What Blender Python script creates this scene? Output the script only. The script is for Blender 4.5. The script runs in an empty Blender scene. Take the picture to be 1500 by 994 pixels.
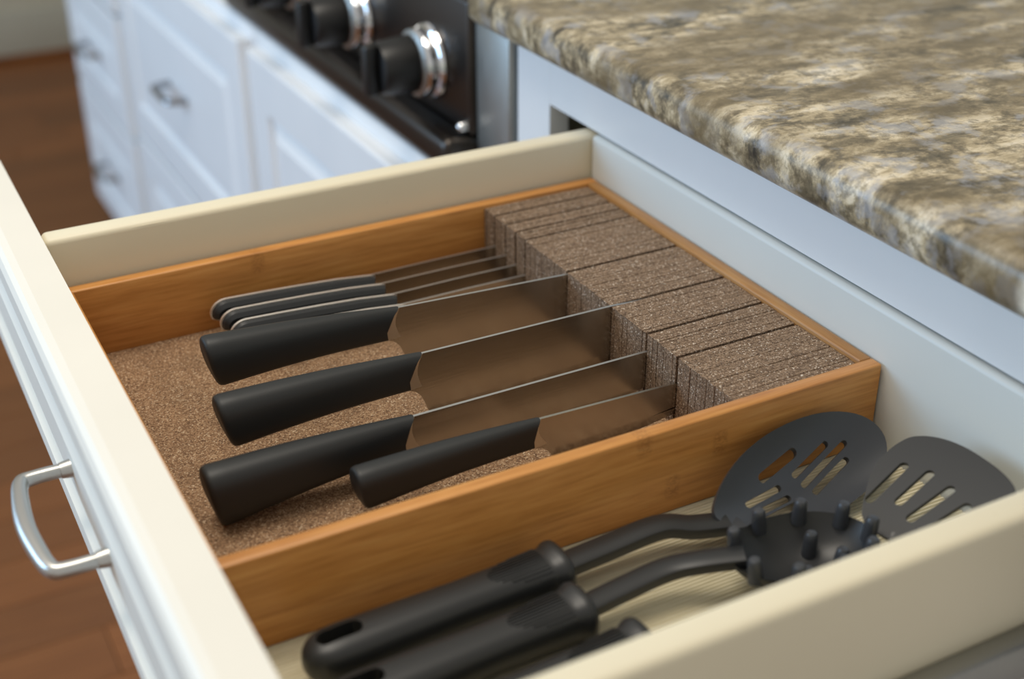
import bpy, bmesh, math, random
from mathutils import Vector, Matrix
random.seed(7)
scn = bpy.context.scene
col = scn.collection

# ---------------------------------------------------------------- camera
cam_d = bpy.data.cameras.new('camera'); cam = bpy.data.objects.new('camera', cam_d); col.objects.link(cam)
F_PX, PITCH, YAW, ROLL = 1957.8, .5051, .4877, -.0035
dv = Vector((math.sin(YAW)*math.cos(PITCH), math.cos(YAW)*math.cos(PITCH), -math.sin(PITCH)))
rv = Vector((math.cos(YAW), -math.sin(YAW), 0)); uv = rv.cross(dv)
r2 = rv*math.cos(ROLL)+uv*math.sin(ROLL); u2 = -rv*math.sin(ROLL)+uv*math.cos(ROLL)
M4 = Matrix((r2, u2, -dv)).transposed().to_4x4(); M4.translation = Vector((-.5503, -.8941, .4238))
cam.matrix_world = M4
cam_d.sensor_width = 36; cam_d.lens = F_PX/1500*36; cam_d.clip_start = .02
cam_d.dof.use_dof = True; cam_d.dof.focus_distance = .87; cam_d.dof.aperture_fstop = 3.9
scn.camera = cam
# ---------------------------------------------------------------- light
scn.view_settings.view_transform = 'Standard'; scn.view_settings.look = 'None'
scn.view_settings.exposure = 0.0; scn.view_settings.gamma = 1
wd = bpy.data.worlds.new('world'); scn.world = wd; wd.use_nodes = True
wd.node_tree.nodes['Background'].inputs[0].default_value = (1, .96, .90, 1)
wd.node_tree.nodes['Background'].inputs[1].default_value = .54
def area(name, loc, target, sx, sy, power, color):
    l = bpy.data.lights.new(name, 'AREA'); l.shape = 'RECTANGLE'; l.size = sx; l.size_y = sy; l.energy = power; l.color = color
    o = bpy.data.objects.new(name, l); col.objects.link(o); o.location = loc
    o.rotation_euler = (Vector(target)-Vector(loc)).to_track_quat('-Z', 'Y').to_euler()
    return o
area('window_daylight', (-2.9, 1.5, .75), (0, .5, -.1), 2.2, 1.5, 67, (.40, .68, 1))
area('ceiling_lamp', (-.55, .05, 1.6), (-.3, -.15, 0), .8, .8, 18, (1, .92, .80))

# ---------------------------------------------------------------- materials
def srgb(r, g, b):
    f = lambda c: (c/255/12.92) if c/255 <= .04045 else ((c/255+.055)/1.055)**2.4
    return (f(r), f(g), f(b), 1)
class N:
    def __init__(s, name, rough=.5, metal=0, color=(.8, .8, .8, 1)):
        s.m = bpy.data.materials.new(name); s.m.use_nodes = True; s.t = s.m.node_tree
        s.b = s.t.nodes['Principled BSDF']; s.b.inputs['Roughness'].default_value = rough
        s.b.inputs['Metallic'].default_value = metal; s.b.inputs['Base Color'].default_value = color
    def new(s, typ, **kw):
        n = s.t.nodes.new(typ)
        for k, v in kw.items():
            if hasattr(n, k) and not (k in [i.name for i in n.inputs]): setattr(n, k, v)
            else: n.inputs[k].default_value = v
        return n
    def link(s, a, b): s.t.links.new(a, b)
    def coords(s, scale=(1, 1, 1), rot=(0, 0, 0), per_object=False):
        tc = s.new('ShaderNodeTexCoord'); mp = s.new('ShaderNodeMapping'); mp.inputs['Scale'].default_value = scale; mp.inputs['Rotation'].default_value = rot
        src = tc.outputs['Object']
        if per_object:
            oi = s.new('ShaderNodeObjectInfo'); mu = s.new('ShaderNodeMath', operation='MULTIPLY'); mu.inputs[1].default_value = 37.0
            s.link(oi.outputs['Random'], mu.inputs[0]); ad = s.new('ShaderNodeVectorMath', operation='ADD')
            s.link(src, ad.inputs[0]); s.link(mu.outputs[0], ad.inputs[1]); src = ad.outputs[0]
        s.link(src, mp.inputs[0]); return mp.outputs[0]
    def noise(s, vec, scale, detail=4, rough=.55, dist=0):
        n = s.new('ShaderNodeTexNoise'); n.inputs['Scale'].default_value = scale; n.inputs['Detail'].default_value = detail
        n.inputs['Roughness'].default_value = rough; n.inputs['Distortion'].default_value = dist; s.link(vec, n.inputs['Vector']); return n.outputs['Fac']
    def ramp(s, fac, stops):
        r = s.new('ShaderNodeValToRGB'); e = r.color_ramp.elements
        while len(e) < len(stops): e.new(.5)
        for el, (p, c) in zip(e, stops): el.position = p; el.color = c
        s.link(fac, r.inputs[0]); return r.outputs[0]
    def mix(s, fac, a, b, mode='MIX'):
        m = s.new('ShaderNodeMix', data_type='RGBA', blend_type=mode)
        for sock, v in ((m.inputs[0], fac), (m.inputs[6], a), (m.inputs[7], b)):
            if isinstance(v, (int, float)): sock.default_value = v
            elif isinstance(v, tuple): sock.default_value = v
            else: s.link(v, sock)
        return m.outputs[2]
    def color(s, out): s.link(out, s.b.inputs['Base Color'])
    def bump(s, h, strength, dist=.001):
        b = s.new('ShaderNodeBump'); b.inputs['Strength'].default_value = strength; b.inputs['Distance'].default_value = dist
        s.link(h, b.inputs['Height']); s.link(b.outputs[0], s.b.inputs['Normal'])

def paint(name, c, rough=.42, wear=None):
    n = N(name, rough); v = n.coords(); f = n.noise(v, 9, 3)
    base = n.ramp(f, [(.3, tuple(x*.965 for x in c[:3])+(1,)), (.7, c)])
    if wear:
        g = n.ramp(n.noise(n.coords((3, 30, 30)), 14, 6, .7), [(.69, (0, 0, 0, 1)), (.74, (1, 1, 1, 1))])
        base = n.mix(g, base, wear)
    n.color(base); n.bump(n.noise(v, 160, 3), .06, .001); return n.m
M = {}
M['cream'] = paint('cream_paint', srgb(228, 219, 193), .45, srgb(196, 180, 148))
M['front'] = paint('drawer_front_paint', srgb(232, 229, 219), .48)
M['white'] = paint('white_paint', srgb(232, 234, 236), .38)
M['back'] = paint('drawer_back_shaded_paint', srgb(212, 216, 214), .42)  # white paint greyed down, puts the drawer back's shade into its colour
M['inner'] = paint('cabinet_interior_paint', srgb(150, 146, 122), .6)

def bamboo(name, axis, nodes=(), tone=(1, 1, 1, 1)):
    n = N(name, .38)
    sc = {'x': (4, 60, 60), 'y': (60, 4, 60)}[axis]
    v = n.coords(sc); f = n.noise(v, 5, 6, .6, .25)
    f2 = n.noise(n.coords({'x': (1.2, 14, 26), 'y': (14, 1.2, 26)}[axis]), 3.2, 2, .5)
    c1 = n.ramp(f, [(.25, srgb(180, 120, 58)), (.5, srgb(208, 146, 78)), (.78, srgb(222, 166, 98))])
    c2 = n.ramp(f2, [(.3, (.82, .78, .72, 1)), (.65, (1, 1, 1, 1))])
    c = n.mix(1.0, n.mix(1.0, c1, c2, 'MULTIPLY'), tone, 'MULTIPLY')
    if nodes:     # dark bamboo knuckles: natural marks at fixed places along the board
        tc = n.new('ShaderNodeTexCoord'); sp = n.new('ShaderNodeSeparateXYZ'); n.link(tc.outputs['Object'], sp.inputs[0])
        tot = None
        for (x0, z0) in nodes:
            def sq(o, c0, w):
                a = n.new('ShaderNodeMath', operation='SUBTRACT'); n.link(o, a.inputs[0]); a.inputs[1].default_value = c0
                d = n.new('ShaderNodeMath', operation='DIVIDE'); n.link(a.outputs[0], d.inputs[0]); d.inputs[1].default_value = w
                q = n.new('ShaderNodeMath', operation='POWER'); ab = n.new('ShaderNodeMath', operation='ABSOLUTE'); n.link(d.outputs[0], ab.inputs[0])
                n.link(ab.outputs[0], q.inputs[0]); q.inputs[1].default_value = 4; return q.outputs[0]
            s_ = n.new('ShaderNodeMath', operation='ADD'); n.link(sq(sp.outputs[0], x0, .006), s_.inputs[0]); n.link(sq(sp.outputs[2], z0, .0095), s_.inputs[1])
            g = n.new('ShaderNodeMath', operation='SUBTRACT', use_clamp=True); g.inputs[0].default_value = 1; n.link(s_.outputs[0], g.inputs[1])
            if tot is None: tot = g.outputs[0]
            else:
                mx = n.new('ShaderNodeMath', operation='MAXIMUM'); n.link(tot, mx.inputs[0]); n.link(g.outputs[0], mx.inputs[1]); tot = mx.outputs[0]
        dots = n.noise(n.coords((500, 500, 900)), 1.0, 2)
        dm = n.ramp(dots, [(.36, (0, 0, 0, 1)), (.66, (.5, .5, .5, 1))])
        bw = n.new('ShaderNodeMath', operation='MULTIPLY'); n.link(tot, bw.inputs[0]); n.link(dm, bw.inputs[1])
        c = n.mix(bw.outputs[0], c, srgb(126, 76, 34))
    n.color(c); n.bump(f, .08, .0006); return n.m
M['bamboo_x'] = bamboo('bamboo_lengthwise', 'x')
M['bamboo_near'] = bamboo('bamboo_lengthwise_knuckles', 'x', ((0.0418, 0.0546), (0.0964, 0.0394), (0.0632, 0.0185)))
M['bamboo_far'] = bamboo('bamboo_lengthwise_knuckle_far', 'x', ((-0.0755, 0.0518),))
M['bamboo_shaded'] = bamboo('bamboo_shaded', 'y', (), (.62, .68, .80, 1))  # same bamboo, tinted darker and cooler: counter's shade on the back wall, painted in
M['bamboo_y'] = bamboo('bamboo_crosswise', 'y')

def cork(name, scale, warm, per=True):
    n = N(name, .85); v = n.coords(per_object=per)
    vo = n.new('ShaderNodeTexVoronoi'); vo.inputs['Scale'].default_value = scale; n.link(v, vo.inputs['Vector'])
    sx = n.new('ShaderNodeSeparateColor'); n.link(vo.outputs['Color'], sx.inputs[0])
    cols = [(0, srgb(98, 70, 48)), (.25, srgb(130, 98, 70)), (.6, srgb(158, 124, 92)), (.9, srgb(178, 146, 112)), (1, srgb(214, 190, 160))]
    if not warm: cols = [(0, srgb(78, 58, 42)), (.25, srgb(114, 91, 70)), (.6, srgb(140, 115, 91)), (.93, srgb(160, 136, 112)), (1, srgb(228, 214, 196))]
    c = n.ramp(sx.outputs[0], cols)
    big = n.ramp(n.noise(v, 45, 3), [(.3, (.8, .8, .8, 1)), (.7, (1.0, 1.0, 1.0, 1))])
    n.color(n.mix(1.0, c, big, 'MULTIPLY')); n.bump(vo.outputs['Distance'], .5, .0008); return n.m
M['cork_base'] = cork('cork_sheet', 1150, True, False)
M['cork_strip'] = cork('cork_strip', 1250, False)

def steel(name, c, rough, streak=None):
    n = N(name, rough, 1, c)
    if streak:
        f = n.noise(n.coords(streak), 8, 3)
        rr = n.new('ShaderNodeMapRange'); rr.inputs[3].default_value = rough*.8; rr.inputs[4].default_value = rough*1.3; n.link(f, rr.inputs[0]); n.link(rr.outputs[0], n.b.inputs['Roughness'])
        n.bump(f, .12, .0003)
    return n.m
M['blade'] = steel('brushed_blade_steel', (.52, .49, .44, 1), .22, (5, 60, 160))
M['steel'] = steel('satin_steel', (.38, .38, .36, 1), .45, (40, 40, 4))
M['bolster'] = steel('satin_bolster_steel', (.66, .62, .56, 1), .34)
M['spine'] = steel('ground_spine_steel', (.56, .56, .55, 1), .42)
M['tang'] = steel('polished_tang_steel', (.92, .91, .88, 1), .5)
M['chrome'] = steel('chrome', (.82, .84, .87, 1), .1)
M['nickel'] = steel('brushed_nickel', (.55, .55, .53, 1), .36)
M['dark_pull'] = steel('dark_nickel', (.33, .33, .34, 1), .3)
def plastic(name, c, rough, b=.12, sc=900):
    n = N(name, rough, 0, c); v = n.coords(); n.bump(n.noise(v, sc, 2), b, .0005); return n.m
M['black'] = plastic('matte_black_handle', srgb(33, 35, 36), .5)
M['scale'] = plastic('black_riveted_scale', srgb(36, 38, 40), .36)
M['nylon'] = plastic('black_nylon', srgb(36, 37, 38), .4, .06)
M['nylon_head'] = plastic('grey_black_nylon', srgb(60, 62, 66), .32, .05)
M['range_dark'] = steel('dark_bronze_panel', (.075, .066, .06, 1), .32)
M['range_black'] = plastic('black_enamel', srgb(20, 20, 21), .3, .02)
M['knob'] = plastic('black_knob', srgb(17, 18, 19), .4, .03)

def granite():
    n = N('granite', .36)
    v = n.coords((.5, 1.2, 1), (0, 0, .49))
    a = n.noise(v, 30, 7, .68, .25)
    c = n.ramp(a, [(.34, srgb(58, 55, 48)), (.43, srgb(118, 108, 88)), (.5, srgb(166, 151, 122)), (.57, srgb(206, 192, 164)), (.70, srgb(226, 218, 202))])
    b = n.noise(n.coords((1, 1, 1)), 95, 6, .7, .1)
    g = n.ramp(b, [(.36, srgb(58, 58, 60)), (.45, srgb(170, 168, 164)), (.53, (1, 1, 1, 1))])
    c = n.mix(.65, c, g, 'MULTIPLY')
    k = n.noise(n.coords((1, 1, 1)), 42, 5, .6, .2)
    c = n.mix(n.ramp(k, [(.52, (0, 0, 0, 1)), (.62, (.6, .6, .6, 1))]), c, srgb(158, 160, 166))
    w = n.noise(v, 13, 3, .5, .3)
    c = n.mix(n.ramp(w, [(.48, (0, 0, 0, 1)), (.62, (.7, .7, .7, 1))]), c, srgb(108, 94, 68))
    tc = n.new('ShaderNodeTexCoord'); d = n.new('ShaderNodeVectorMath', operation='DISTANCE'); n.link(tc.outputs['Object'], d.inputs[0]); d.inputs[1].default_value = (.003, -.488, .017)
    q = n.new('ShaderNodeMath', operation='ADD'); n.link(d.outputs['Value'], q.inputs[0])
    q2 = n.new('ShaderNodeMath', operation='MULTIPLY'); n.link(b, q2.inputs[0]); q2.inputs[1].default_value = .012; n.link(q2.outputs[0], q.inputs[1])
    c = n.mix(n.ramp(q.outputs[0], [(.022, (1, 1, 1, 1)), (.03, (0, 0, 0, 1))]), c, srgb(226, 220, 206))
    n.color(c); n.bump(a, .03, .0005); return n.m
M['granite'] = granite()
def wood_floor():
    n = N('hardwood_plank', .42); v = n.coords((2.2, 26, 26), per_object=True); f = n.noise(v, 3, 6, .6, .5)
    oi = n.new('ShaderNodeObjectInfo')
    c = n.ramp(f, [(.25, srgb(92, 50, 22)), (.5, srgb(134, 80, 38)), (.75, srgb(162, 106, 58))])
    t = n.ramp(oi.outputs['Random'], [(0, (.68, .68, .68, 1)), (1, (1.05, 1.02, 1, 1))])
    n.color(n.mix(1.0, c, t, 'MULTIPLY')); n.bump(f, .08, .001); return n.m
M['floor'] = wood_floor()
M['sub'] = plastic('subfloor', srgb(40, 26, 17), .8, .05, 50)
M['wall'] = paint('wall_paint', srgb(196, 186, 164), .6)
M['baseb'] = paint('baseboard_paint', srgb(188, 182, 164), .5)
n = N('ribbed_liner', .6); n.color(n.ramp(n.noise(n.coords((3, 30, 30)), 10, 4), [(.3, srgb(212, 202, 172)), (.7, srgb(232, 224, 198))])); M['liner'] = n.m

# ---------------------------------------------------------------- mesh helpers
def finish(name, verts, faces, mat, parent=None, smooth=False, sharp=35):
    me = bpy.data.meshes.new(name)
    org = Vector(parent_world(parent)) if parent else Vector((0, 0, 0))
    me.from_pydata([tuple(Vector(v)-org) for v in verts], [], faces)
    bm = bmesh.new(); bm.from_mesh(me); bmesh.ops.recalc_face_normals(bm, faces=bm.faces)
    if smooth:
        for f in bm.faces: f.smooth = True
        for e in bm.edges:
            if len(e.link_faces) == 2 and e.calc_face_angle(0) > math.radians(sharp): e.smooth = False
    bm.to_mesh(me); bm.free(); me.materials.append(M[mat])
    o = bpy.data.objects.new(name, me); col.objects.link(o)
    if parent: o.parent = parent
    return o
def shine_spine(o):
    o.data.materials.append(M['spine'])
    for p in o.data.polygons:
        if p.normal.z > .8: p.material_index = 1
def parent_world(p):
    v = Vector((0, 0, 0))
    while p: v += p.location; p = p.parent
    return v
def bm_geo(bm):
    bm.verts.index_update(); return [v.co.copy() for v in bm.verts], [[v.index for v in f.verts] for f in bm.faces]
def box(name, lo, hi, mat, parent=None, bevel=0, seg=2):
    bm = bmesh.new(); bmesh.ops.create_cube(bm, size=1)
    for v in bm.verts: v.co = Vector([(lo[i]+hi[i])/2+v.co[i]*(hi[i]-lo[i]) for i in range(3)])
    if bevel: bmesh.ops.bevel(bm, geom=list(bm.edges), offset=bevel, segments=seg, profile=.5, affect='EDGES')
    V, Fc = bm_geo(bm); bm.free()
    return finish(name, V, Fc, mat, parent, smooth=bool(bevel), sharp=50)
def loft_geo(rings, cap=True):
    k = len(rings[0]); V = [v for r in rings for v in r]; Fc = []
    for i in range(len(rings)-1):
        for j in range(k): Fc.append([i*k+j, i*k+(j+1) % k, (i+1)*k+(j+1) % k, (i+1)*k+j])
    if cap: Fc.append(list(range(k))[::-1]); Fc.append([(len(rings)-1)*k+j for j in range(k)])
    return V, Fc
def loft(name, rings, mat, parent=None, sharp=40):
    V, Fc = loft_geo(rings); return finish(name, V, Fc, mat, parent, True, sharp)
def smooth_path(pts, sub=6):
    pts = [Vector(p) for p in pts]; out = []
    for i in range(len(pts)-1):
        p0 = pts[max(i-1, 0)]; p1 = pts[i]; p2 = pts[i+1]; p3 = pts[min(i+2, len(pts)-1)]
        for s in range(sub):
            t = s/sub
            out.append(.5*((2*p1)+(-p0+p2)*t+(2*p0-5*p1+4*p2-p3)*t*t+(-p0+3*p1-3*p2+p3)*t**3))
    return out+[pts[-1]]
def sweep_rings(path, rad, up=(0, 0, 1), k=12, ex=2.0):      # rad(i,t) -> (half width sideways, half height)
    rings = []; L = len(path)
    for i, p in enumerate(path):
        t = (path[min(i+1, L-1)]-path[max(i-1, 0)]).normalized(); s = t.cross(Vector(up)).normalized(); u = s.cross(t)
        a, b = rad(i/(L-1)); r = []
        for j in range(k):
            th = 2*math.pi*j/k; c, d = math.cos(th), math.sin(th)
            r.append(p+s*a*math.copysign(abs(c)**(2/ex), c)+u*b*math.copysign(abs(d)**(2/ex), d))
        rings.append(r)
    return rings
def thing(name, loc, label, cat, group=None):
    o = bpy.data.objects.new(name, None); col.objects.link(o); o.location = loc; o.empty_display_size = .02
    return tag(o, label, cat, group)
def tag(o, label, cat, group=None):
    o['label'] = label; o['category'] = cat
    if group: o['group'] = group
    return o
def struct(o): o['kind'] = 'structure'; return o
def cut(o, cutters):
    for V, Fc in cutters:
        me = bpy.data.meshes.new('cutter'); me.from_pydata([tuple(v) for v in V], [], Fc)
        bm = bmesh.new(); bm.from_mesh(me); bmesh.ops.recalc_face_normals(bm, faces=bm.faces); bm.to_mesh(me); bm.free()
        c = bpy.data.objects.new('cutter', me); col.objects.link(c); c.location = (0, 0, 0)
        md = o.modifiers.new('b', 'BOOLEAN'); md.operation = 'DIFFERENCE'; md.solver = 'EXACT'; md.object = c
        bpy.context.view_layer.update()
        ev = o.evaluated_get(bpy.context.evaluated_depsgraph_get()); new = bpy.data.meshes.new_from_object(ev)
        o.modifiers.clear(); o.data = new; bpy.data.objects.remove(c)
    bm = bmesh.new(); bm.from_mesh(o.data)
    for f in bm.faces: f.smooth = True
    for e in bm.edges: e.smooth = not (len(e.link_faces) == 2 and e.calc_face_angle(0) > math.radians(40))
    bm.to_mesh(o.data); bm.free()
def capsule_prism(P, Q, rad, n, depth, k=10):
    P, Q, n = Vector(P), Vector(Q), Vector(n); a = (Q-P).normalized(); b = n.cross(a).normalized(); ring = []
    for j in range(k+1):
        th = -math.pi/2+math.pi*j/k; ring.append(Q+a*rad*math.cos(th)+b*rad*math.sin(th))
    for j in range(k+1):
        th = math.pi/2+math.pi*j/k; ring.append(P+a*rad*math.cos(th)+b*rad*math.sin(th))
    return loft_geo([[v-n*depth for v in ring], [v+n*depth for v in ring]])
def raised_panel(name, y0, y1, z0, z1, xb, xf, mat, parent, frame=.05, rings=None):
    """board facing -x with a routed frame and a raised centre field"""
    rs = rings or [(0, xb), (0, xf+.004), (.0012, xf+.0012), (.004, xf), (frame, xf), (frame+.004, xf+.007), (frame+.009, xf+.008), (frame+.026, xf+.002), (frame+.029, xf+.0005)]
    R = [[Vector((x, y0+i, z0+i)), Vector((x, y1-i, z0+i)), Vector((x, y1-i, z1-i)), Vector((x, y0+i, z1-i))] for i, x in rs]
    V, Fc = loft_geo(R); return finish(name, V, Fc, mat, parent)

# ================================================================ SETTING
FZ = -.88
fl = bpy.data.objects.new('floor', None); col.objects.link(fl); fl.location = (-.8, 1.5, FZ); struct(fl)
box('subfloor', (-2.6, -1.6, FZ-.03), (.7, 4.2, FZ-.0085), 'sub', fl)
pm = None; y = -1.6; row = 0
while y < 4.15:
    xs = -2.6+random.random()*.5-.5
    while xs < .1:
        ln = random.choice((.9, 1.2, 1.5)); a = max(xs, -2.6); b = min(xs+ln, .7)
        if b-a > .05:
            if pm is None:
                o = box('plank', (-.5, -.5, -.5), (.5, .5, .5), 'floor'); bm = bmesh.new(); bm.from_mesh(o.data); bm.to_mesh(o.data); bm.free(); pm = o.data
            else: o = bpy.data.objects.new('plank', pm); col.objects.link(o)
            o.parent = fl; o.scale = (b-a-.0015, .1085, .009)
            o.location = Vector(((a+b)/2, y+.055, FZ-.0045-random.random()*.0006))-fl.location
        xs += ln
    y += .11
WY = 3.62
struct(box('wall_far', (-2.6, WY, FZ), (.72, WY+.1, 1.6), 'wall'))
bb = struct(box('baseboard_far', (-2.6, WY-.018, FZ+.002), (.629, WY-.0005, FZ+.16), 'baseb', None, .003))
struct(box('trim_1', (-2.6, WY-.034, FZ+.001), (.629, WY-.0185, FZ+.021), 'floor', None, .004))
struct(box('wall_right', (.63, -1.6, FZ), (.72, WY-.001, 1.6), 'wall'))

# ================================================================ BASE CABINET (holds the open drawer)
XR = .0062
bc = thing('base_cabinet', (.3, -.25, FZ), 'white base cabinet under the granite, its top drawer pulled open', 'cabinet')
YL, YO, YN = .1415, .0826, -.606
box('top_rail', (XR, YN-.06, .0376), (XR+.019, YO, .088), 'white', bc)
box('stile', (XR, YO+.0002, FZ+.1), (XR+.019, YL, .088), 'white', bc)
box('stile', (XR, YN-.12, FZ+.1), (XR+.019, YN-.0602, .0374), 'white', bc, .0012)
box('middle_rail', (XR, YN-.06, -.125), (XR+.019, YO, -.088), 'white', bc, .0012)
box('side_panel', (XR+.0195, YL-.028, FZ+.1), (.6, YL-.010, .088), 'inner', bc)
box('side_panel', (XR+.0195, YN-.12, FZ+.1), (.6, YN-.102, .088), 'inner', bc)
box('back_panel', (.6, YN-.12, FZ+.1), (.612, YL-.01, .088), 'inner', bc)
box('bottom_panel', (XR+.0195, YN-.1, FZ+.1), (.599, YL-.03, FZ+.118), 'inner', bc)
box('drawer_guide', (XR+.0195, .04, -.088), (.599, YL-.03, -.07), 'inner', bc)
box('toe_kick', (.07, YN-.12, FZ+.001), (.085, YL-.01, FZ+.0995), 'white', bc)
dr = raised_panel('door', YN-.04, YO+.02, FZ+.13, -.115, XR-.0005, XR-.02, 'white', bc)

# countertop
ct = box('countertop', (-.0235, -1.35, .0882), (.615, .190, .1225), 'granite', None, .012, 5)
me = ct.data
for v in me.vertices: v.co -= Vector((-.02, 0, .0885))
ct.location = (-.02, 0, .0885)
tag(ct, 'speckled beige and grey granite countertop with a rounded front edge', 'countertop')

# ================================================================ RANGE with knobs
rg = thing('cooking_range', (.3, .55, -.07), 'dark cooking range with black and chrome knobs beside the granite', 'range')
box('body', (.02, .2185, -.069), (.6, .935, .096), 'range_black', rg, .003)
box('side_trim', (.0005, .148, -.069), (.0195, .2165, .0875), 'steel', rg, .003)
box('control_panel', (-.006, .2175, -.034), (.0195, .933, .098), 'range_dark', rg, .004, 3)
box('lower_lip', (-.034, .2175, -.0695), (.0195, .933, -.0345), 'range_dark', rg, .009, 4)
box('cooktop', (.02, .22, .0965), (.6, .93, .106), 'range_black', rg, .003)
o_ = loft('handle_mount', sweep_rings(smooth_path([(-.0061, .2260, -.026), (-.012, .2260, -.026), (-.016, .2260, -.026)], 4), lambda t: (.0055*(1-.6*t**3), .0055*(1-.6*t**3)), k=14, ex=2), 'chrome', rg)
def turned(name, y, z, prof, mat, parent, k=40):   # profile (x, radius) turned about the -x axis
    R = [[Vector((x, y+r*math.cos(2*math.pi*j/k), z+r*math.sin(2*math.pi*j/k))) for j in range(k)] for x, r in prof]
    return loft(name, R, mat, parent, 30)
for ky in (.300, .487, .674, .861):
    kz = .020
    kn = turned('knob', ky, kz, [(-.030, .026), (-.032, .0285), (-.036, .029), (-.062, .0262), (-.066, .0245), (-.067, .02)], 'knob', rg)
    turned('bezel', ky, kz, [(-.0055, .037), (-.010, .0385), (-.013, .037), (-.015, .0335), (-.021, .033), (-.023, .0345), (-.026, .033), (-.0298, .029)], 'chrome', kn)
    box('grip_bar', (-.081, ky-.0075, kz-.026), (-.0672, ky+.0075, kz+.026), 'knob', kn, .004, 3)
    turned('indicator_ring', ky, kz, [(-.0262, .0332), (-.0275, .0335), (-.0292, .031), (-.0296, .0292)], 'steel', kn)

# ================================================================ CABINETS under / beyond the range
def pull_geo(y0, y1, z, xf, out, rad, k=10, bow=.0):
    pts = [(xf+.001, y0, z), (xf-out*.55, y0+(y1-y0)*.02, z), (xf-out*.95, y0+(y1-y0)*.12, z), (xf-out-bow, (y0+y1)/2, z), (xf-out*.95, y1-(y1-y0)*.12, z), (xf-out*.55, y1-(y1-y0)*.02, z), (xf+.001, y1, z)]
    return sweep_rings(smooth_path(pts, 6), lambda t: (rad*(1.35-.5*abs(2*t-1)**3*0), rad), up=(0, 0, 1), k=k)
def cabinet(name, y0, y1, label, fronts):
    t = thing(name, (.25, (y0+y1)/2, FZ), label, 'cabinet', None)
    box('carcass', (-.010, y0+.001, FZ+.10), (.6, y1-.001, -.0715), 'white', t)
    box('top_rail', (-.030, y0+.0005, -.112), (-.0105, y1-.0005, -.0715), 'white', t, .0012)
    box('stile', (-.030, y0+.0005, FZ+.10), (-.0105, y0+.03, -.1125), 'white', t, .0012)
    box('stile', (-.030, y1-.03, FZ+.10), (-.0105, y1-.0005, -.1125), 'white', t, .0012)
    box('toe_kick', (.0, y0+.02, FZ+.001), (.015, y1-.02, FZ+.0995), 'white', t)
    for kind, a, b, z0, z1 in fronts:
        f = raised_panel(kind, a, b, z0, z1, -.0305, -.050, 'white', t, frame=.062 if kind == 'drawer_front' else .07)
        if kind == 'drawer_front':
            cy = (a+b)/2; V, Fc = loft_geo(pull_geo(cy-.05, cy+.05, (z0+z1)/2, -.0495, .030, .0055))
            finish('pull', V, Fc, 'dark_pull', f, True)
    return t
cabinet('door_cabinet', .146, .815, 'white raised-panel door cabinet directly beneath the dark range', [('door', .165, .797, FZ+.12, -.092)])
cabinet('drawer_cabinet', .817, 1.60, 'white wide drawer cabinet past the range door, dark pull on each drawer', [('drawer_front', .836, 1.555, -.445, -.092), ('drawer_front', .836, 1.555, -.775, -.455)])
cabinet('drawer_cabinet', 1.602, 2.12, 'white narrow drawer cabinet at the end of the run, over bare floor', [('drawer_front', 1.625, 2.095, -.245, -.092), ('drawer_front', 1.625, 2.095, -.49, -.255), ('drawer_front', 1.625, 2.095, -.775, -.50)])

# ================================================================ OPEN DRAWER
DZ, DB = .0351, -.0625
YF, YNI, TT = .005, -.5285, .0194     # far inner face, near inner face, board thickness
XB, XFI = .0015, -.4413
dw = thing('open_drawer', (-.22, -.26, -.10), 'open cream-painted drawer with white raised-panel front and metal pull', 'drawer')
def side_board(name, y0, y1, x0, x1, z0, z1, mat):
    return box(name, (x0, y0, z0), (x1, y1, z1), mat, dw, .0045, 4)
side_board('side_panel', YF, YF+TT, XFI+.0005, XB+.018, -.082, DZ, 'cream')
side_board('side_panel', YNI-TT, YNI, XFI+.0005, XB+.018, -.082, DZ, 'cream')
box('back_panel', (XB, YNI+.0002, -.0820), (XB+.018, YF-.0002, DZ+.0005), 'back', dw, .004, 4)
box('bottom_panel', (XFI+.0005, YNI+.0003, -.072), (XB-.0003, YF-.0003, DB), 'cream', dw)
FX = -.4735
YE0, YE1 = -.632, .178
fr = raised_panel('front_panel', YE0, YE1, -.092, .0360, XFI, FX, 'front', dw, rings=[(.0, XFI), (0, FX+.010), (.0012, FX+.005), (.004, FX+.002), (.009, FX), (.024, FX), (.028, FX+.0075), (.033, FX+.0085), (.047, FX+.002), (.050, FX+.0005)])
PZ, PA, PB = -.028, -.187, -.283
V, Fc = loft_geo(sweep_rings(smooth_path([(FX+.001, PA, PZ), (FX-.022, PA, PZ), (FX-.0295, PA-.004, PZ), (FX-.033, PA-.024, PZ), (FX-.0345, (PA+PB)/2, PZ), (FX-.033, PB+.024, PZ), (FX-.0295, PB+.004, PZ), (FX-.022, PB, PZ), (FX+.001, PB, PZ)], 5), lambda t: (.0036+.0018*math.sin(math.pi*t)**2, .0042+.0016*math.sin(math.pi*t)**2), k=14, ex=2.6))
pl = finish('pull', V, Fc, 'nickel', dw, True)
for yy in (PA, PB):
    loft('pull_foot', sweep_rings([Vector((FX+.0005, yy, PZ)), Vector((FX-.003, yy, PZ)), Vector((FX-.006, yy, PZ))], lambda t: (.0058-.001*t, .0058-.001*t), k=14), 'nickel', pl)
for nm, y0, y1 in (('slide_rail', YNI-TT-.0125, YNI-TT-.0003), ('slide_rail', YF+TT+.0003, YF+TT+.0125)):
    box(nm, (XFI+.02, y0, -.0640), (XB+.016, y1, -.0375), 'steel', dw, .0015)

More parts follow.
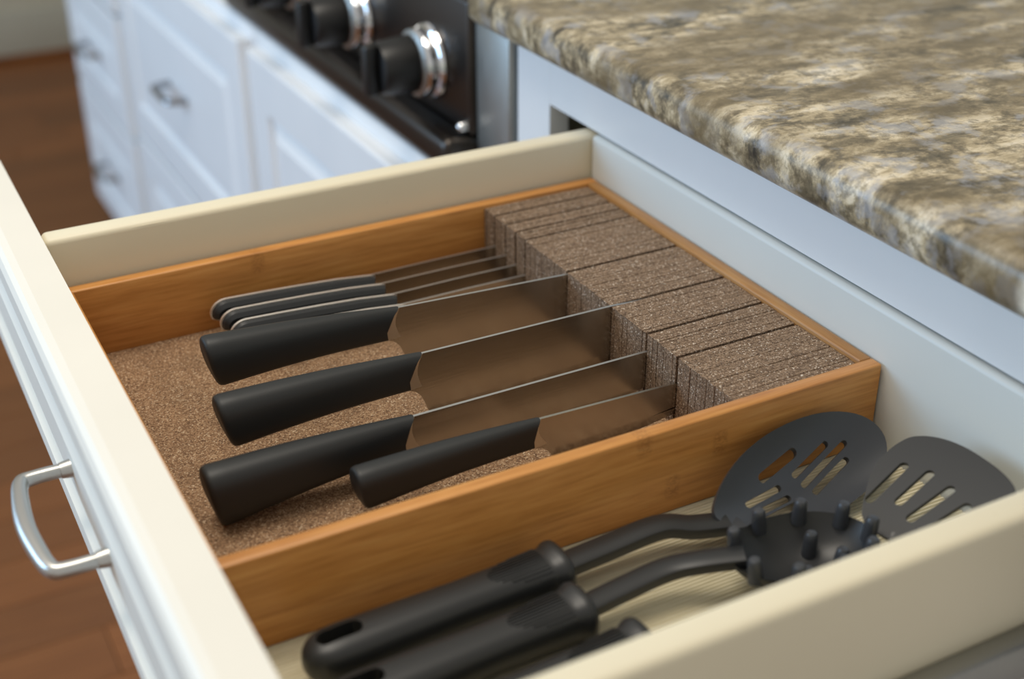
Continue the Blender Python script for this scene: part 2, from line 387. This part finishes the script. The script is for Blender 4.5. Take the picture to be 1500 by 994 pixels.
# dried paint ridges along the inner top edge of the far side board
for xa, xb2 in ((-.405, -.33), (-.31, -.262), (-.235, -.20), (-.17, -.115), (-.09, -.06)):
    loft('paint_ridge', sweep_rings(smooth_path([(xa, YF+.0012, DZ-.0030), ((xa+xb2)/2, YF+.0009, DZ-.0027), (xb2, YF+.0012, DZ-.0030)], 4), lambda t: (.0007*math.sin(math.pi*(.08+.84*t)), .0006*math.sin(math.pi*(.08+.84*t))), k=8), 'cream', dw)
# ribbed liner lying on the drawer bottom
V = []; Fc = []; yy = YNI+.002; i = 0
prof = []
while yy < YF-.002:
    prof += [(yy, DB+.0006), (yy+.0009, DB+.0022), (yy+.0017, DB+.0022)]; yy += .0026
for (a, z) in prof: V += [(XFI+.002, a, z), (XB-.002, a, z)]
for i in range(len(prof)-1): Fc.append([2*i, 2*i+1, 2*i+3, 2*i+2])
ln = finish('drawer_liner', V, Fc, 'liner', None); tag(ln, 'cream ribbed liner covering the bottom of the open drawer', 'liner')

# ================================================================ KNIFE TRAY
TL, TW, TT2, TB = .4395, .3569, .0098, -.0600
ty = thing('knife_tray', (-.22, -.18, TB), 'bamboo knife tray with cork floor and slotted cork block', 'tray')
box('side_wall', (-TL, -TT2, TB), (0, 0, 0), 'bamboo_far', ty, .0012)
box('side_wall', (-TL, -TW, TB), (0, -TW+TT2, 0), 'bamboo_near', ty, .0012)
box('end_wall', (-TL, -TW+TT2+.0001, TB), (-TL+TT2, -TT2-.0001, 0), 'bamboo_y', ty, .0012)
box('end_wall', (-TT2, -TW+TT2+.0001, TB), (0, -TT2-.0001, 0), 'bamboo_shaded', ty, .0012)
box('base_board', (-TL+TT2+.0001, -TW+TT2+.0001, TB), (-TT2-.0001, -TT2-.0001, TB+.0035), 'bamboo_x', ty)
box('cork_sheet', (-TL+TT2+.0002, -TW+TT2+.0002, TB+.0036), (-TT2-.0002, -TT2-.0002, -.0540), 'cork_base', ty)
KY = [-.0272, -.046, -.0631, -.0787, -.1419, -.2029, -.2478, -.2839]
edges = [-TT2-.0005]+KY+[-TW+TT2+.0005]
sm = None
XBLK = -.1062
for a, b in zip(edges[:-1], edges[1:]):
    hi = a-(.0013 if a in KY else 0); lo = b+(.0013 if b in KY else 0)
    cnt = max(1, round((hi-lo)/.0034)); ws = [random.uniform(.75, 1.25) for _ in range(cnt)]; gs = [random.choice((.00002, .00002, .00005, .0001, .0001, .00045)) for _ in range(cnt)]
    sc = (hi-lo-sum(gs))/sum(ws); y = hi
    for w, g in zip(ws, gs):
        w *= sc; x0 = XBLK+random.uniform(-.0003, .0003); x1 = -TT2-.0004; z1 = -.0028+random.uniform(-.00025, .00025)
        if sm is None:
            o = box('cork_strip', (-.5, -.5, -.5), (.5, .5, .5), 'cork_strip'); sm = None
        else: o = None
        bm = bmesh.new(); o.data.name = 'cork_strip'
        for v in o.data.vertices: v.co = Vector((v.co.x*(x1-x0), v.co.y*w, v.co.z*(z1+.0539)))
        bm.from_mesh(o.data); bmesh.ops.bevel(bm, geom=list(bm.edges), offset=.0002, segments=1, affect='EDGES'); bm.to_mesh(o.data); bm.free()
        o.parent = ty; o.location = Vector(((x0+x1)/2, y-w/2, (z1-.0539)/2))-ty.location
        y -= w+g

# ================================================================ LARGE KNIVES
def lerp(a, b, t): return a+(b-a)*t
def end_curve(q, xt, xl):
    return xl+(xt-xl)*((q-.32)/.68)**2.2 if q > .32 else xl+.0022*((.32-q)/.32)**2
def big_knife(Y, bt, bb, jt, jm, jb, blk, hw, edge_z, rise, label):
    """bt/bb: butt top/bottom (x,z); jt/jm/jb: handle end top/middle/bottom; blk: spine at the cork block"""
    t = thing('kitchen_knife', ((bt[0]+blk[0])/2, Y, edge_z), label, 'knife', 'black-handled kitchen knives in the tray')
    # handle: rings from butt to blade, each ring a superellipse between its top and bottom line
    K = 28; rings = []
    ts = [0, .004, .012, .03, .1, .2, .3, .4, .5, .6, .7, .8, .9, .96, 1]
    shr = {0: .80, .004: .90, .012: .965, .03: 1}
    for s in ts:
        k = shr.get(s, 1); ring = []
        for j in range(K):
            th = 2*math.pi*j/K; c, d = math.cos(th), math.sin(th)
            ex = 2.5
            yy = math.copysign(abs(c)**(2/ex), c); zz = math.copysign(abs(d)**(2/ex), d); q = (zz*k+1)/2     # 0 bottom .. 1 top
            xb_ = lerp(bb[0], bt[0], q)-.0015*math.sin(math.pi*q)
            xm = end_curve(q, jt[0], jm[0])
            zt = lerp(bt[1], jt[1], s)+.0012*math.sin(math.pi*s); zb = lerp(bb[1], jb[1], s)+.0022*math.sin(math.pi*s)
            w = hw*lerp(1, .48, s**1.6)
            ring.append(Vector((lerp(xb_, xm, s), Y+yy*w*k, lerp(zb, zt, q))))
        rings.append(ring)
    loft('handle', rings, 'black', t, 50)
    # blade outline in the XZ plane
    xs0, xs1 = jt[0], blk[0]; sl = (blk[1]-jt[1])/(xs1-xs0); tip = xs1+.072
    top = [(jt[0]-.004, jt[1]-.0008)]+[(lerp(xs0, xs1, i/6), lerp(jt[1], blk[1], i/6)-.0004) for i in range(7)]+[(lerp(xs1, tip, .5), blk[1]+sl*.036-.002), (tip, blk[1]-.014)]
    bot = [(tip-.004, edge_z+rise+.014), (lerp(xs1, tip, .5), edge_z+rise+.004), (xs1, edge_z+rise), (xs1-.02, edge_z+rise*.55), (xs1-.045, edge_z+rise*.18), (xs1-.075, edge_z), (jb[0]+.022, edge_z), (jb[0]+.0155, edge_z+.0012)]
    hz = jb[1]-.0006
    heel = [(jb[0]+.0125, lerp(edge_z, hz, .28)), (jb[0]+.0105, lerp(edge_z, hz, .52)), (jb[0]+.0075, lerp(edge_z, hz, .78)), (jb[0]+.0035, lerp(edge_z, hz, .94)), (jb[0]-.003, hz+.0012), (jm[0]-.003, jm[1])]
    out = top+bot+heel
    inn = [(x, max(z, min(z+.009, jb[1]-.003))) for x, z in bot]       # where the ground bevel starts
    V = []; Fc = []; th = .0010; loopP = top+inn+heel; nP = len(loopP); nT = len(top); nB = len(bot)
    for side in (-1, 1):
        V += [(x, Y+side*th, z) for x, z in loopP]
    e0 = len(V); V += [(x, Y, z) for x, z in bot]                       # sharp edge
    for k, side in enumerate((-1, 1)):
        Fc.append([k*nP+i for i in range(nP)])
        for i in range(nB-1): Fc.append([k*nP+nT+i, k*nP+nT+i+1, e0+i+1, e0+i])
    for i in range(nP):
        if nT <= i < nT+nB-1: continue
        a, b = i, (i+1) % nP
        if a == nT-1: Fc.append([a, e0, nP+a]); Fc.append([a, b, e0]); Fc.append([nP+a, nP+b, e0])
        elif a == nT+nB-1: Fc.append([b, e0+nB-1, nP+b]); Fc.append([a, b, e0+nB-1]); Fc.append([nP+a, nP+b, e0+nB-1])
        else: Fc.append([a, b, nP+b, nP+a])
    shine_spine(finish('blade', V, Fc, 'blade', t))
    # bolster: slightly thicker steel lip that meets the handle
    B = []; K2 = 9
    fr_ = []; bk_ = []
    for i in range(K2):
        q = i/(K2-1); xm = end_curve(q, jt[0], jm[0]); z = lerp(jb[1]+.0006, jt[1]-.0006, q)
        bk_.append((xm-.002, z)); fr_.append((lerp(jb[0]+.0085, jt[0]+.0005, q)-.0035*math.sin(math.pi*q), z))
    V = []
    for side in (-1, 1):
        V += [(x, Y+side*.0024, z) for x, z in bk_]+[(x, Y+side*.00108, z) for x, z in fr_]
    Fc = []
    for s in (0, 1):
        o0 = s*2*K2
        for i in range(K2-1): Fc.append([o0+i, o0+i+1, o0+K2+i+1, o0+K2+i])
    per = [i for i in range(K2)]+[K2+i for i in range(K2-1, -1, -1)]
    for i in range(len(per)):
        a, b = per[i], per[(i+1) % len(per)]; Fc.append([a, b, b+2*K2, a+2*K2])
    finish('bolster', V, Fc, 'bolster', t, True, 30)
    return t
big_knife(-.1419, (-.3759, .0130), (-.3690, -.0232), (-.2394, .0018), (-.2505, -.0095), (-.2472, -.0218), (-.1062, -.0042), .0118, -.0490, .003, 'black-handled kitchen knife lying next to the slim steak knives, handle tilted up')
big_knife(-.2029, (-.3874, .0044), (-.3796, -.0315), (-.2500, -.0009), (-.2612, -.0137), (-.2593, -.0262), (-.1062, -.0022), .0120, -.0520, .004, 'black-handled kitchen knife whose steel spine runs on over the cork block')
big_knife(-.2478, (-.4104, -.0131), (-.4030, -.0538), (-.2768, -.0159), (-.2852, -.0285), (-.2816, -.0405), (-.1062, -.0160), .0135, -.0528, .008, 'kitchen knife with the longest, thickest black handle, its butt resting on cork')
big_knife(-.2839, (-.3313, -.0170), (-.3264, -.0448), (-.2077, -.0185), (-.2138, -.0285), (-.2110, -.0389), (-.1062, -.0215), .0105, -.0525, .007, 'shortest black-handled kitchen knife, beside the bamboo side wall')

# ================================================================ STEAK KNIVES
def steak_knife(Y, xb_, zt, xj, zj, zblk, label):
    t = thing('steak_knife', ((xb_+XBLK)/2, Y, -.054), label, 'knife', 'slim steak knives in the tray')
    H = .0205
    # side outline of handle (x, z): top line, belly, rounded butt
    def outline(inset):
        i = inset; o = []
        for k in range(9):
            th = math.pi*.5+math.pi*.60*k/8
            o.append((xb_+.0125+(.0125-i)*math.cos(th)*1.0, zt-.0105+(.0105-i)*math.sin(th)))
        o += [(xb_+.012, zt-H+.001+i), (xb_+.03, zt-H+.0035+i), (xb_+.07, zt-H+.0045+i), (xj-.02, zj-.0165+i), (xj-.004, zj-.0150+i), (xj-i*.5, zj-.0125+i)]
        o += [(xj-i*.5, zj-.0012-i), (xj-.03, lerp(zj, zt, .25)+.0004-i), (xj-.06, lerp(zj, zt, .48)+.0008-i), (xj-.09, lerp(zj, zt, .75)+.0006-i)]
        return o
    def plate(name, y0, y1, mat, i0, i1, ymid=None):
        rings = [[Vector((x, y0, z)) for x, z in outline(i0)], [Vector((x, ymid if ymid is not None else (y0+y1)/2, z)) for x, z in outline(0.0 if mat == 'tang' else .0019)], [Vector((x, y1, z)) for x, z in outline(i1)]]
        return loft(name, rings, mat, t, 32)
    plate('tang', Y-.0011, Y+.0011, 'tang', 0, 0)
    s1 = plate('handle_scale', Y-.0012, Y-.0064, 'scale', .0010, .0048, Y-.0040)
    s2 = plate('handle_scale', Y+.0012, Y+.0064, 'scale', .0010, .0048, Y+.0040)
    tip = XBLK+.05
    out = [(xj-.002, zj-.0006), (lerp(xj, XBLK, .5), lerp(zj, zblk, .5)), (XBLK, zblk), (tip-.015, zblk-.002), (tip, zblk-.011), (tip-.02, zblk-.0165), (XBLK, zblk-.0195), (xj+.008, zj-.0195), (xj+.002, zj-.016), (xj-.002, zj-.012)]
    nO = len(out); V = [(x, Y+s*.0010*(1 if i < 4 else .35 if 4 < i < 8 else .8), z) for s in (-1, 1) for i, (x, z) in enumerate(out)]
    Fc = [list(range(nO))[::-1], list(range(nO, 2*nO))]+[[i, (i+1) % nO, nO+(i+1) % nO, nO+i] for i in range(nO)]
    shine_spine(finish('blade', V, Fc, 'blade', t))
steak_knife(-.0272, -.3400, -.0222, -.2104, -.0290, -.0292, 'slim steak knife lying right against the far bamboo wall')
steak_knife(-.0460, -.3385, -.0222, -.2099, -.0285, -.0293, 'slim steak knife, second out from the far bamboo wall')
steak_knife(-.0631, -.3365, -.0232, -.2079, -.0301, -.0304, 'slim steak knife, third out from the far bamboo wall')
steak_knife(-.0787, -.3350, -.0250, -.2071, -.0318, -.0325, 'slim steak knife mostly hidden behind a big black knife handle')

# ================================================================ KITCHEN UTENSILS
LZ = DB+.0022
def utensil_handle(t, xb_, yb, xc, yc, zc, hw, hh, hole=True):
    """black handle from butt (xb_,yb) to collar (xc,yc), centre height zc"""
    P = Vector((xb_, yb, zc)); Q = Vector((xc, yc, zc)); a = (Q-P).normalized(); L = (Q-P).length; s = Vector((0, 0, 1)).cross(a)
    rings = []
    prof = [(0, .25, .35), (.0015, .48, .58), (.004, .68, .75), (.008, .86, .9), (.014, .97, .98), (.022, 1, 1), (.05, .97, 1), (.09, .9, .96), (L*.78, .92, .96), (L-.012, .98, 1), (L-.0095, 1.0, 1.02), (L-.0065, 1.12, 1.13), (L-.004, 1.16, 1.18), (L-.0015, 1.12, 1.15), (L, 1.0, 1.02)]
    for d, fw, fh in prof:
        r = []
        for j in range(28):
            th = 2*math.pi*j/28; c, e = math.cos(th), math.sin(th); ex = 2.7
            r.append(P+a*d+s*hw*fw*math.copysign(abs(c)**(2/ex), c)+Vector((0, 0, hh*fh*math.copysign(abs(e)**(2/ex), e))))
        rings.append(r)
    V, Fc = loft_geo(rings); h = finish('handle', V, Fc, 'nylon', None, True, 40)
    if hole:
        A = P+a*.013+s*.001; B = P+a*.028+s*.001
        cut(h, [capsule_prism(A, B, .0052, (0, 0, 1), .05)])
    for v in h.data.vertices: v.co -= parent_world(t)
    h.parent = t
    # longitudinal grip ridges in a shield-shaped patch near the collar
    V = []; Fc = []
    for k in range(13):
        u = -1+2*k/12; yy = u*.86; x1 = L-.013; x0 = L-.013-.034*(1-.75*abs(u)**2.2)
        zz = (1-abs(yy)**2.7)**(1/2.7)
        for (xx) in (x0, x1):
            f = .95 if xx == x0 else .985
            c = P+a*xx+s*(hw*f*yy)+Vector((0, 0, hh*f*zz*1.005))
            nn = (s*yy*.8+Vector((0, 0, zz))).normalized(); sd = a.cross(nn).normalized()
            V += [c-sd*.0006-nn*.001, c-sd*.0004+nn*.0007, c+sd*.0004+nn*.0007, c+sd*.0006-nn*.001]
        b = len(V)-8
        Fc += [[b, b+1, b+5, b+4], [b+1, b+2, b+6, b+5], [b+2, b+3, b+7, b+6], [b, b+3, b+2, b+1], [b+4, b+5, b+6, b+7], [b+3, b, b+4, b+7]]
    g = finish('grip_ridges', V, Fc, 'nylon', t); g['kind'] = 'stuff'
    return h
def shaft(t, pts, hw, hh, mat='nylon'):
    return loft('shaft', sweep_rings(smooth_path(pts, 6), lambda q: (hw, hh), k=12, ex=4), mat, t, 40)

# slotted spoon, bowl leaning on the tray wall
sp = thing('slotted_spoon', (-.25, -.393, LZ), 'black slotted serving spoon, its bowl leaning on the bamboo tray', 'utensil')
utensil_handle(sp, -.404, -.3935, -.2505, -.3875, -.0460, .0148, .0125)
shaft(sp, [(-.256, -.3877, -.0455), (-.222, -.3865, -.0440), (-.186, -.3865, -.0420), (-.166, -.3925, -.0450), (-.146, -.3975, -.0462)], .0082, .0046)
c0 = Vector((-.086, -.393, -.036)); a0 = Vector((.9929, .0916, .0764)).normalized(); w0 = Vector((-.1192, .7847, .6083)).normalized(); n0 = a0.cross(w0)
def bowl_out(th):
    c, s = math.cos(th), math.sin(th); s_ = .0675*c
    wd = .0300*(1+.10*c)*(1-.30*max(0, -c)**3)
    return s_, wd*s+.0035
rings_b = []
RR = [0, .15, .3, .45, .6, .72, .83, .92, 1]
top = []; bot = []
for r in RR[1:]:
    rt, rb = [], []
    for j in range(56):
        th = 2*math.pi*j/56; s_, t_ = bowl_out(th)
        dep = -.0125*(1-r*r)-.0005; p = c0+a0*s_*r+w0*(t_*r+.0)+n0*dep
        rt.append(p); rb.append(p-n0*.0038)
    top.append(rt); bot.append(rb)
V, Fc = loft_geo(top+bot[::-1])
bw = finish('bowl', V, Fc, 'nylon_head', None, True, 45)
cs = []
for A, B, rd in (((-.0200, .0120), (.0080, .0172), .0030), ((.0030, .0050), (.0315, .0128), .0021), ((.0050, -.0028), (.0430, .0080), .0021), ((.0085, -.0098), (.0385, -.0015), .0021),
                 ((-.0390, .0016), (-.0125, .0024), .0021), ((-.0390, -.0054), (-.0105, -.0055), .0021), ((-.0355, -.0115), (-.0080, -.0113), .0022)):
    cs.append(capsule_prism(c0+a0*A[0]+w0*A[1], c0+a0*B[0]+w0*B[1], rd, n0, .03))
cut(bw, cs)
for v in bw.data.vertices: v.co -= sp.location
bw.parent = sp
loft('neck', sweep_rings(smooth_path([(-.168, -.392, -.0448), (-.150, -.3968, -.0465), (-.138, -.3972, -.0468)], 5), lambda q: (.0055+.0045*q, .0034-.0014*q), k=12, ex=3), 'nylon_head', sp)

# pasta server
ps = thing('pasta_server', (-.25, -.43, LZ), 'black pasta server with upright prongs, between spoon and slotted turner', 'utensil')
utensil_handle(ps, -.408, -.4315, -.2580, -.4240, -.0460, .0145, .0125)
shaft(ps, [(-.262, -.4243, -.0450), (-.235, -.4225, -.0430), (-.205, -.4225, -.0400), (-.186, -.4300, -.0365), (-.166, -.4395, -.0340)], .0074, .0042)
c1 = Vector((-.133, -.4490, -.0320)); top = []; bot = []
aa = Vector((.965, -.22, .03)).normalized(); ww = Vector((0, 0, 1)).cross(aa).normalized(); nn = aa.cross(ww)
for r in RR[1:]:
    rt, rb = [], []
    for j in range(40):
        th = 2*math.pi*j/40; d = -.020*(1-r**3)
        p = c1+aa*.043*math.cos(th)*r+ww*.0300*math.sin(th)*r+nn*d; rt.append(p); rb.append(p-nn*.0026)
    top.append(rt); bot.append(rb)
V, Fc = loft_geo(top+bot[::-1]); hd = finish('head', V, Fc, 'nylon', ps, True, 45)
for rr_, angs in ((.92, (-150, -112, -75, -38, 0, 38, 75, 112, 150)), (.5, (-100, -20, 60))):
    for th in angs:
        h = math.radians(th); b = c1+aa*.043*rr_*math.cos(h)+ww*.030*rr_*math.sin(h)-nn*.020*(1-rr_**3); tp = b+nn*.0145+aa*.002*math.cos(h)
        loft('prong', sweep_rings([b-nn*.001, b+(tp-b)*.3, b+(tp-b)*.7, b+(tp-b)*.9, b+(tp-b)*.98, tp], lambda q: (.0046-.0016*q if q < .7 else .0028 if q < .9 else .0012,)*2, up=(1, 0, .01), k=12), 'nylon_head', ps)

# slotted turner
tu = thing('slotted_turner', (-.25, -.468, LZ), 'black slotted turner with broad head against the drawer back', 'utensil')
utensil_handle(tu, -.402, -.4720, -.2450, -.4635, -.0458, .0140, .0130)
shaft(tu, [(-.250, -.4640, -.0460), (-.2, -.4715, -.0480), (-.15, -.4835, -.0490), (-.118, -.4890, -.0475), (-.096, -.4810, -.0420), (-.080, -.466, -.0325)], .0050, .0026)
p0 = Vector((-.090, -.450, -.035)); ax = Vector((.921, 0, .3896)); wy = Vector((0, 1, 0)); nz = ax.cross(wy)
pts = [(.014, .016), (.030, .0275), (.045, .0325), (.0585, .0325), (.0665, .0285), (.0735, .018), (.0775, .004), (.0785, -.012), (.0775, -.028), (.0735, -.0405), (.066, -.046), (.050, -.0455), (.030, -.040), (.012, -.030), (.004, -.018), (.003, .004)]
ctr = Vector((.045, -.005, 0)); ringA = []
sm_ = smooth_path([Vector((x, y, 0)) for x, y in pts]+[Vector((pts[0][0], pts[0][1], 0))], 4)[:-1]
def tw(q, off):
    dish = .0*(1-((q.y+.006)/.04)**2); return p0+ax*q.x+wy*q.y+nz*(off-dish*.6)
V, Fc = loft_geo([[tw(q, .0012) for q in sm_], [tw(q, -.0012) for q in sm_]])
th_ = finish('head', V, Fc, 'nylon', None, True, 40)
cut(th_, [capsule_prism(p0+ax*a+wy*y1_, p0+ax*b+wy*y2_, .0030, nz, .03) for a, y1_, b, y2_ in ((.016, .0130, .045, .0172), (.026, -.0005, .0505, .0020), (.022, -.0142, .0500, -.0150), (.022, -.028, .047, -.0305))])
for v in th_.data.vertices: v.co -= tu.location
th_.parent = tu
